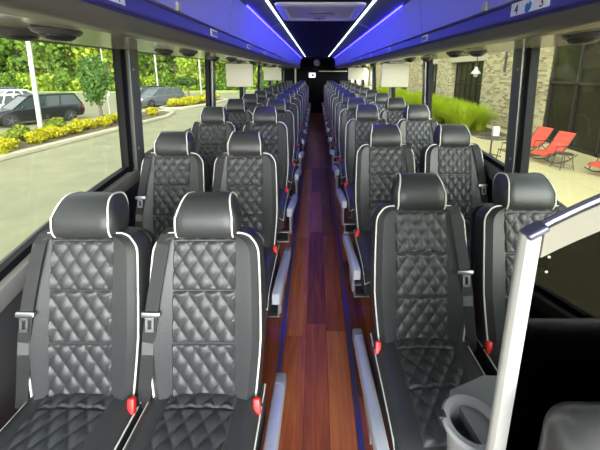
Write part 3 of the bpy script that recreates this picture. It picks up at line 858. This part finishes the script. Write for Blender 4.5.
# nearest part of the island, left to right in the window
near = [(-11.15, 11.2, SHY[0], .85, 'yellow shrub at the left window edge, beside the kerb'),
        (-12.75, 13.9, SHG, 1.0, 'rounded green shrub left of the white lamp post'),
        (-11.7, 12.3, SHY[1], .8, 'low yellow shrub in front of the left rounded green shrub'),
        (-11.65, 13.4, SHY[0], .9, 'yellow shrub by the kerb, left of the white lamp post foot'),
        (-12.6, 15.05, SHY[1], .75, 'small yellow shrub touching the foot of the white lamp post'),
        (-13.0, 16.1, SHG, 1.0, 'rounded green shrub right of the white lamp post'),
        (-11.6, 14.5, SHY[0], .9, 'yellow shrub by the kerb in front of the white lamp post'),
        (-11.6, 15.6, SHY[1], .95, 'yellow shrub by the kerb in front of the right rounded green shrub'),
        (-11.65, 16.7, SHY[0], .95, 'yellow shrub by the kerb below the rear wheel of the black car'),
        (-12.5, 17.3, SHY[1], .8, 'yellow shrub just left of the oval tree trunk'),
        (-11.5, 17.8, SHY[0], .95, 'yellow shrub by the kerb in front of the oval tree trunk'),
        (-11.8, 18.9, SHY[1], 1.0, 'yellow shrub right of the oval tree trunk'),
        (-11.2, 20.0, SHY[0], 1.0, 'yellow shrub by the kerb in front of the small sign post'),
        (-11.7, 21.2, SHY[1], 1.0, 'yellow shrub behind the sign post near the pillar'),
        (-11.2, 22.4, SHY[0], 1.0, 'yellow shrub at the far tip of the near island')]
for i, (x, y, me, s, lab) in enumerate(near): shrub(x, y, me, s, lab, 'island shrubs by the kerb', i)
far = [(-12.0, 28.2), (-11.2, 28.9), (-11.9, 29.8), (-10.9, 30.6), (-11.8, 31.7), (-10.8, 32.6), (-11.6, 33.8), (-10.6, 34.6)]
for i, (x, y) in enumerate(far): shrub(x, y, SHY[i % 2], 1.25, 'yellow shrub on the far island below the small round tree', 'yellow shrubs on the far island', i+20)

# island trees
t = thing('oval_tree', 'dark green oval tree with a short trunk on the near island', 'tree', (-12.15, 18.6, GZ+.1))
f = link('foliage', leaf_cloud(3800, .98, .98, 1.95, .20, LF_TREE, 12, 41, .5), t); f.location = (0, 0, 2.5)
link('trunk', trunk_mesh(1.9, .09, 4, 5, .45), t)
t = thing('round_tree', 'small lime-topped tree on the far island beside the parked car', 'tree', (-12.2, 32.0, GZ+.1))
f = link('foliage', leaf_cloud(3000, 1.35, 1.35, 1.9, .24, LF_YEL, 12, 42, .5), t); f.location = (0, 0, 3.3)
f = link('lower_foliage', leaf_cloud(1500, 1.2, 1.2, .9, .24, LF_DARK, 8, 43, .5), t); f.location = (0, 0, 2.0)
link('trunk', trunk_mesh(2.4, .09, 4, 6, .5), t)

# lamp posts and sign
def lamp(x, y, h, r, m, lab, arm, lean=0.):
    t = thing('lamp_post', lab, 'lamp post', (x, y, GZ)); t.rotation_euler = (0, lean, 0)
    mb = MB(); mb.tube([(0, 0, 0), (0, 0, h*.5), (0, 0, h)], [r, r*.85, r*.7], 10); mb.build('pole', m, t)
    mb = MB(); mb.lathe([(r*2, 0), (r*2, .25), (r*1.4, .35)], (0, 0, 0), 12); mb.build('base', KERB, t)
    if arm:
        mb = MB(); mb.tube([(0, 0, h-.1), (arm*.5, 0, h), (arm, 0, h)], r*.5, 8); mb.build('arm', m, t)
        mb = MB(); mb.rbox((arm, 0, h-.02), (.7, .35, .16), .05); mb.build('lamp_head', m, t)
lamp(-12.85, 15.2, 8, .10, POLE, 'white lamp post nearest the bus, standing among the shrubs', .9, .045)
lamp(-45, 57, 6.6, .13, POLE, 'slim lamp post with a short arm in front of the wood', 2.0)
lamp(-12.45, 36.3, 9, .085, POLE, 'tall thin lamp post right of the small round tree', .9)
lamp(-24.5, 52, 9, .12, POLEGREY, 'grey lamp post behind the parked grey car', .9)
t = thing('sign_post', 'thin post with a small square sign right of the oval tree', 'sign', (-13.7, 21.9, GZ))
mb = MB(); mb.tube([(0, 0, 0), (0, 0, 5.5)], .035, 8); mb.build('post', POLEGREY, t)
mb = MB(); mb.rbox((0, -.05, 1.62), (.36, .02, .36), .01); mb.build('sign_panel', POLE, t)

# ------------------------------------------------------------------ cars
def make_car(loc, rz, pm, lab, L=4.7, W=1.86, H=1.70, suv=True):
    t = thing('parked_car', lab, 'car', loc, rz)
    # local: front at -x
    hb = .98 if suv else .88
    st = [(-L/2, .42, .62, .62), (-L/2+.10, .30, .80, .84), (-L/2+.5, .26, hb-.10, .95), (-L/2+1.2, .25, hb, 1.), (0, .25, hb+.03, 1.), (L/2-.9, .26, hb+.05, 1.), (L/2-.15, .32, hb+.02, .95), (L/2, .48, hb-.15, .84)]
    mb = MB(); rings = []
    for x, z0, z1, k in st:
        w = W/2*k
        rings.append([(x, -w*.9, z0), (x, -w, z0+.12), (x, -w*1.0, (z0+z1)/2), (x, -w*.96, z1-.08), (x, -w*.86, z1), (x, 0, z1+.02), (x, w*.86, z1), (x, w*.96, z1-.08), (x, w, (z0+z1)/2), (x, w, z0+.12), (x, w*.9, z0)])
    mb.loft(rings); mb.build('body', pm, t)
    xa = -L/2+1.15; xb = -L/2+2.0; xc = L/2-.42 if suv else L/2-1.4; xd = L/2-.10 if suv else L/2-.55
    mb = MB()
    lo = [(xa, -W*.42, hb), (xd, -W*.42, hb), (xd, W*.42, hb), (xa, W*.42, hb)]
    hi = [(xb, -W*.34, H-.06), (xc, -W*.34, H-.06), (xc, W*.34, H-.06), (xb, W*.34, H-.06)]
    mb.loft([lo, hi]); cab = mb.build('cabin_glass', CARGLASS, t, smooth=False)
    mb = MB(); mb.rbox(((xb+xc)/2, 0, H-.05), (xc-xb+.12, W*.71, .10), .04); mb.build('roof_panel', pm, t)
    mb = MB()
    for sy in (-1, 1):
        for a, b in (((xa, hb), (xb, H-.06)), ((xd, hb), (xc, H-.06)), ((xa*.35+xd*.65, hb), (xb*.35+xc*.65, H-.06)), ((xa*.65+xd*.35, hb), (xb*.65+xc*.35, H-.06))):
            mb.tube([(a[0], sy*W*.425, a[1]), (b[0], sy*W*.345, b[1])], .04, 6)
    mb.build('pillars', pm, t)
    for sx in (-1, 1):
        for sy in (-1, 1):
            c = (sx*(L/2-.92), sy*(W/2-.09), .36)
            mb = MB(); mb.lathe([(.20, -.11), (.33, -.11), (.36, -.06), (.36, .06), (.33, .11), (.20, .11)], c, 22, 'y'); w = mb.build('wheel', TYRE, t)
            mb = MB(); mb.lathe([(.0, -.112), (.22, -.105), (.22, .105), (.0, .112)], c, 16, 'y')
            for q in range(5):
                a = 2*pi*q/5; mb.box((c[0]+.11*cos(a), c[1]+sy*.112, c[2]+.11*sin(a)), (.2, .012, .04), Matrix.Rotation(-a, 3, 'Y'))
            mb.build('rim', RIM, w)
    for sy in (-1, 1):
        mb = MB(); mb.rbox((-L/2+.14, sy*W*.36, .74), (.16, .36, .13), .04); mb.build('headlight', HEADL, t)
        mb = MB(); mb.rbox((L/2-.08, sy*W*.40, .86), (.10, .22, .22), .04); mb.build('taillight', TAILL, t)
        mb = MB(); mb.rbox((xa+.35, sy*(W/2+.06), hb+.06), (.12, .2, .13), .04); mb.build('wing_mirror', pm, t)
    mb = MB(); mb.rbox((-L/2+.03, 0, .58), (.06, W*.5, .22), .02); mb.build('radiator_grille', PLASTIC, t)
    mb = MB(); mb.rbox((-L/2+.08, 0, .36), (.14, W*.8, .14), .03); mb.build('bumper', PLASTIC, t)
    return t
ang = math.atan2(2.31, 1.27)
c = Vector(((-14.84-16.11)/2, (20.44+18.13)/2)); c += Vector((-sin(ang), cos(ang)))*.95
make_car((c.x-.45, c.y-.1, GZ), ang, P_BLACK, 'black off-road car parked behind the shrubs, seen through the left window', 4.75, 1.9, 1.70)
make_car((-21.5, 22.6, GZ), ang, P_SILVER, 'silver car parked just behind the black car', 4.6, 1.8, 1.5, False)
make_car((-25.5, 27.8, GZ), ang, P_WHITE, 'white car two bays behind the black car', 4.6, 1.8, 1.55, False)
make_car((-31.5, 33.5, GZ), ang, P_GREY, 'dark grey car in the farthest bay at the left window edge', 4.6, 1.8, 1.5, False)
d2 = math.atan2(31.0-26.9, -12.7+14.3)
make_car((-14.15, 29.9, GZ), radians(62), P_GREY, 'dark grey car beside the far island, seen through the second left window', 4.6, 1.85, 1.62)
make_car((-17.2, 33.4, GZ), radians(62), P_BLACK, 'black car mostly hidden behind the grey car by the far island', 4.6, 1.85, 1.6)

# ------------------------------------------------------------------ building on the right
FX = 10.0
def wallbox(nm, y0, y1, z0, z1, m, x0=FX, th=.5):
    mb = MB(); mb.box((x0+th/2, (y0+y1)/2, (z0+z1)/2), (th, y1-y0, z1-z0)); o = mb.build(nm, m, smooth=False); struct(o); return o
TOP = 6.
wallbox('wall_stone', 14.9, 20.3, GZ, TOP, STONE)
wallbox('wall_stone_pier', 25.2, 28.0, GZ, TOP, STONE)
wallbox('wall_stone_far', 32.5, 37, GZ, TOP, STONE)
wallbox('wall_stone_end', 41, 60, GZ, TOP, STONE)
for i, (a, b) in enumerate(((20.3, 25.2), (28.0, 32.5), (37, 41))):
    wallbox('wall_lintel' + ('' if i == 0 else '.%03d' % i), a, b, 2.35, TOP, LINTEL)
    o = wallbox('window_%d' % (wn+1+i), a, b, GZ, 2.35, DARKGLASS, FX+.45, .06)
    mb = MB()
    n = 6
    for q in range(n+1): mb.box((FX+.43, a+(b-a)*q/n, (GZ+2.35)/2), (.06, .08, 2.35-GZ))
    for z in (GZ+.1, .9, 2.3): mb.box((FX+.43, (a+b)/2, z), (.06, b-a, .08))
    mb.build('window_bars', MULLION, o)
o = wallbox('window_%d' % (wn+4), 3.0, 14.45, GZ, TOP, DARKGLASS, FX+.1, .06)
mb = MB()
for q in range(8): mb.box((FX+.06, 14.35 - 1.45*q, (GZ+TOP)/2), (.12, .09, TOP-GZ))
for z in (GZ+.08, 1.25, 3.6): mb.box((FX+.06, 8.7, z), (.12, 11.4, .09))
mb.build('window_bars', MULLION, o)
wallbox('wall_stone_corner', 14.45, 14.9, GZ, TOP, STONE, FX)
# lantern on the stone front
t = thing('wall_lantern', 'white bell-shaped lantern hanging beside the stone building', 'lantern', (FX-.75, 19.6, 1.62))
mb = MB(); mb.lathe([(.05, .34), (.08, .32), (.10, .20), (.22, .06), (.27, -.04), (.25, -.05), (.0, .02)], (0, 0, 0), 20); mb.build('lamp_shade', LAMPW, t)
mb = MB(); mb.lathe([(.0, -.24), (.10, -.2), (.15, -.05), (.13, .0)], (0, 0, 0), 16); mb.build('globe', LAMPW, t)
mb = MB(); mb.tube([(0, 0, .32), (0, 0, 1.0), (.3, 0, 1.25), (.75, 0, 1.2)], .025, 8); mb.build('bracket', IRON, t)
t = thing('wall_bracket', 'thin black downpipe bracket high on the stone wall', 'bracket', (FX-.06, 17.9, 1.9))
mb = MB(); mb.tube([(0, 0, .8), (0, 0, -.25)], .05, 8); mb.build('pipe', IRON, t)
mb = MB(); mb.rbox((0.03, 0, .5), (.1, .16, .06), .01); mb.build('clamp', IRON, t)

# ornamental grasses
def grass_mesh(seed, n=900):
    rnd = random.Random(seed); mb = MB()
    for i in range(n):
        a = rnd.random()*2*pi; r0 = rnd.random()*.35; L = rnd.uniform(1.1, 1.95); out = rnd.uniform(.1, 1.15)
        d = Vector((cos(a), sin(a), 0)); s = Vector((-sin(a), cos(a), 0))*rnd.uniform(.012, .022)
        p0 = d*r0; pts = []
        for k in range(4):
            u = k/3; pts.append(p0 + d*out*u*u + Vector((0, 0, L*(u - .28*u*u*out/1.1))))
        vs = []
        for k, p in enumerate(pts): wv = s*(1 - .8*k/3); vs += [p - wv, p + wv]
        mb.add(vs, [(0, 1, 3, 2), (2, 3, 5, 4), (4, 5, 7, 6)])
    return mb.mesh('blades', LF_GRASS, smooth=False, fixn=False)
GR = [grass_mesh(1), grass_mesh(2)]
gpos = []
for i in range(13): gpos.append((7.5 + .2*((i*7) % 3 - 1), 16.3 + i*1.15))
for i in range(9): gpos.append((8.45, 17.0 + i*1.3))
for i in range(7): gpos.append((7.9, 31.5 + i*1.6))
for i, (x, y) in enumerate(gpos):
    t = thing('ornamental_grass', ('lime ornamental grass clump nearest the patio table in the front row of the bed' if i == 0 else 'lime ornamental grass clump in the dense bed before the stone building'), 'grass plant', (x, y, GZ), i*1.1, 'ornamental grasses by the building')
    s = rnd.uniform(.88, 1.05); t.scale = (s, s, s*.86)
    f = link('blades', GR[i % 2], t); f['kind'] = 'stuff'
    link('crown', STEM, t)
mb = MB(); mb.box((8.1, 28.5, GZ+.0), (2.4, 26, .06)); struct(mb.build('path_bed', SOIL))

# red sling rocking loungers
def make_lounger():
    t = thing('rocking_lounger', '', 'lounger')
    # local: head at -x... sling in the xz plane, width along y
    prof = [(-.62, .30), (-.52, .36), (-.20, .36), (.05, .34), (.30, .55), (.62, .98)]
    mb = MB(); th = .02
    mb.loft([[(x, -.27, z), (x, .27, z), (x, .27, z-th), (x, -.27, z-th)] for x, z in prof]); s = mb.build('sling', SLING, t)
    mb = MB()
    for i in range(10):
        u = (i+.5)/10*(len(prof)-1); k = int(u); f = u-k
        x = prof[k][0]*(1-f)+prof[k+1][0]*f; z = prof[k][1]*(1-f)+prof[k+1][1]*f
        mb.box((x, 0, z+.003), (.012, .53, .008))
    mb.build('seam', mat('sling_seam', (.45, .05, .03), .8) if 'sling_seam' not in bpy.data.materials else bpy.data.materials['sling_seam'], s)
    for sy in (-1, 1):
        y = sy*.29
        mb = MB(); mb.tube([(x, y, z-.01) for x, z in prof], .016, 8); mb.build('side_rail', IRON, t)
        mb = MB(); mb.tube([(-.75+1.6*i/14, y, .016+.22*((-.75+1.6*i/14-.05)/.8)**2) for i in range(15)], .016, 8); mb.build('rocker', IRON, t)
        mb = MB(); mb.tube([(-.45, y, .36), (-.55, y, .13)], .014, 8); mb.build('leg', IRON, t)
        mb = MB(); mb.tube([(.12, y, .40), (.55, y, .10)], .014, 8); mb.build('leg', IRON, t)
        mb = MB(); mb.tube([(-.25, y, .36), (-.2, y, .58), (.30, y, .56)], .014, 8); mb.build('arm', IRON, t)
    return t
lg = make_lounger()
for i, (x, y, rz, lab) in enumerate(((7.95, 11.9, radians(18), 'red rocking lounger farthest left, half behind the window pillar'), (8.0, 10.9, radians(18), 'red rocking lounger in the middle, beside the wire side table'), (8.75, 9.35, radians(18), 'red rocking lounger at the right picture edge'))):
    o = lg if i == 0 else copy_tree(lg)
    o.location = (x, y, GZ); o.rotation_euler = (0, 0, rz); tag(o, lab, 'lounger', 'red loungers on the patio')
# wire side table
t = thing('side_table', 'small dark wire side table between the red loungers', 'table', (7.75, 10.0, GZ))
mb = MB(); mb.lathe([(0, .48), (.26, .48), (.26, .50), (0, .50)], (0, 0, 0), 20); mb.build('tabletop', IRON, t)
for q in range(4):
    a = pi/4 + q*pi/2; mb = MB(); mb.tube([(.2*cos(a), .2*sin(a), .48), (.30*cos(a), .30*sin(a), .01)], .012, 6); mb.build('leg', IRON, t)
mb = MB(); mb.tube([(.27*cos(a*pi/8), .27*sin(a*pi/8), .10) for a in range(16)], .01, 6, closed=True); mb.build('foot_ring', IRON, t)
# patio table and wire chairs
t = thing('patio_table', 'round dark mesh patio table near the grass bed', 'table', (6.25, 11.5, GZ))
mb = MB()
for r in (.15, .3, .45, .58): mb.tube([(r*cos(a*pi/12), r*sin(a*pi/12), .73) for a in range(24)], .014, 6, closed=True)
for q in range(12): mb.tube([(0, 0, .73), (.58*cos(q*pi/6), .58*sin(q*pi/6), .73)], .010, 5)
mb.build('tabletop', IRON, t)
mb = MB(); mb.tube([(0, 0, .02), (0, 0, .73)], .03, 8); mb.build('column', IRON, t)
for q in range(4):
    mb = MB(); mb.tube([(0, 0, .12), (.4*cos(q*pi/2), .4*sin(q*pi/2), .015)], .018, 6); mb.build('foot', IRON, t)
def make_wchair():
    t = thing('wire_chair', '', 'chair')
    mb = MB(); mb.tube([(-.22, -.22, .45), (.22, -.22, .45), (.22, .22, .45), (-.22, .22, .45)], .012, 6, closed=True)
    for i in range(5): mb.tube([(-.22, -.16+.08*i, .45), (.22, -.16+.08*i, .45)], .006, 5)
    mb.build('seat', IRON, t)
    mb = MB(); mb.tube([(-.22, -.20, .45), (-.30, -.20, .80), (-.31, 0, .88), (-.30, .20, .80), (-.22, .20, .45)], .012, 6)
    for i in range(4): mb.tube([(-.23, -.12+.08*i, .47), (-.305, -.12+.08*i, .84)], .006, 5)
    mb.build('backrest', IRON, t)
    for sx in (-1, 1):
        for sy in (-1, 1):
            mb = MB(); mb.tube([(sx*.20, sy*.20, .45), (sx*.25, sy*.23, .01)], .012, 6); mb.build('leg', IRON, t)
    return t
wc = make_wchair()
for i, (dx, dy, lab) in enumerate(((-.85, -.1, 'dark wire chair on the bus side of the patio table'), (.1, -.9, 'dark wire chair on the near side of the patio table'), (.85, .2, 'dark wire chair on the building side of the patio table'))):
    o = wc if i == 0 else copy_tree(wc)
    o.location = (6.25+dx, 11.5+dy, GZ); o.rotation_euler = (0, 0, math.atan2(-dy, -dx)); tag(o, lab, 'chair', 'wire chairs round the patio table')
t = thing('menu_box', 'white box standing on the patio table', 'box', (6.42, 11.62, GZ+.745))
mb = MB(); mb.rbox((0, 0, .17), (.22, .12, .34), .01); mb.build('box', LAMPW, t)
mb = MB(); mb.rbox((0, -.061, .17), (.14, .004, .2), .001, 1); mb.build('face', CREAM, t)

# the bins and the ceiling sit a little to the right of the aisle's middle
for o in bpy.data.objects:
    if o.parent is None and o.name.split('.')[0] in ('overhead_bin', 'led_strip_light', 'blue_led_strip', 'ceiling', 'ceiling_left', 'ceiling_right', 'seat_number_plate', 'air_vent_pod', 'roof_hatch', 'trim_40'):
        o.location.x += .03
        lb = o.get('label', '')
        if o.name.split('.')[0] in ('overhead_bin', 'blue_led_strip', 'seat_number_plate', 'air_vent_pod') and 'right' in lb:
            o.location.x += .045
# ------------------------------------------------------------------ light
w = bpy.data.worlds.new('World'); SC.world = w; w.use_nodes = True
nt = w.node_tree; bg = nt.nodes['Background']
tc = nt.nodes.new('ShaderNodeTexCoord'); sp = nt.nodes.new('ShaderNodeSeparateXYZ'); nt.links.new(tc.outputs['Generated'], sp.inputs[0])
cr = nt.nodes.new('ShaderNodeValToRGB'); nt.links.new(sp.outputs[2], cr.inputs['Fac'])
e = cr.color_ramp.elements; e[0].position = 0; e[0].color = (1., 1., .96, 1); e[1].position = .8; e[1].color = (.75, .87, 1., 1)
# bright sky patch added low ahead of the bus to light the front seats
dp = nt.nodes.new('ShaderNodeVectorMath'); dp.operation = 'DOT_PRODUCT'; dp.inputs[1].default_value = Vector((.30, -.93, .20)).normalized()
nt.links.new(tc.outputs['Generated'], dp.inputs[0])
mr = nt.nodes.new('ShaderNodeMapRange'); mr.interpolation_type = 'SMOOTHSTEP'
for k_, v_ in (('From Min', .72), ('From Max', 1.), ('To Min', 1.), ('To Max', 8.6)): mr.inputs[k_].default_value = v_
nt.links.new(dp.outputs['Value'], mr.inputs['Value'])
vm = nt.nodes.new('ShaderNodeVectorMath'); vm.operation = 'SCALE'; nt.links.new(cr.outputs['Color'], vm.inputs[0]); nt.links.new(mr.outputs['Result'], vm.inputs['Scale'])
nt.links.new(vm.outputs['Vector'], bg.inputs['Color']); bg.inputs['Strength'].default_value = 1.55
sl = bpy.data.lights.new('sun', 'SUN'); sl.energy = 1.2; sl.angle = radians(6); sl.color = (1., .95, .82)
so = bpy.data.objects.new('sun', sl); COL.objects.link(so)
sd = Vector((.35, 1., -1.7)).normalized(); so.rotation_euler = sd.to_track_quat('-Z', 'Y').to_euler()

# ------------------------------------------------------------------ camera
cam = bpy.data.cameras.new('camera'); co = bpy.data.objects.new('camera', cam); COL.objects.link(co)
co.location = (0, 0, EYE); co.rotation_euler = (pi/2 - math.atan(.234), 0, 0)
cam.sensor_width = 36; cam.sensor_fit = 'HORIZONTAL'; cam.lens = 330/600*36
cam.shift_x = -16/600; cam.shift_y = -(225-149.3)/600; cam.clip_start = .02; cam.clip_end = 500
SC.camera = co
vs = SC.view_settings; vs.view_transform = 'Standard'; vs.look = 'None'; vs.gamma = 1; vs.use_curve_mapping = False; vs.exposure = 1.0
SC.cycles.max_bounces = 10; SC.cycles.transparent_max_bounces = 24
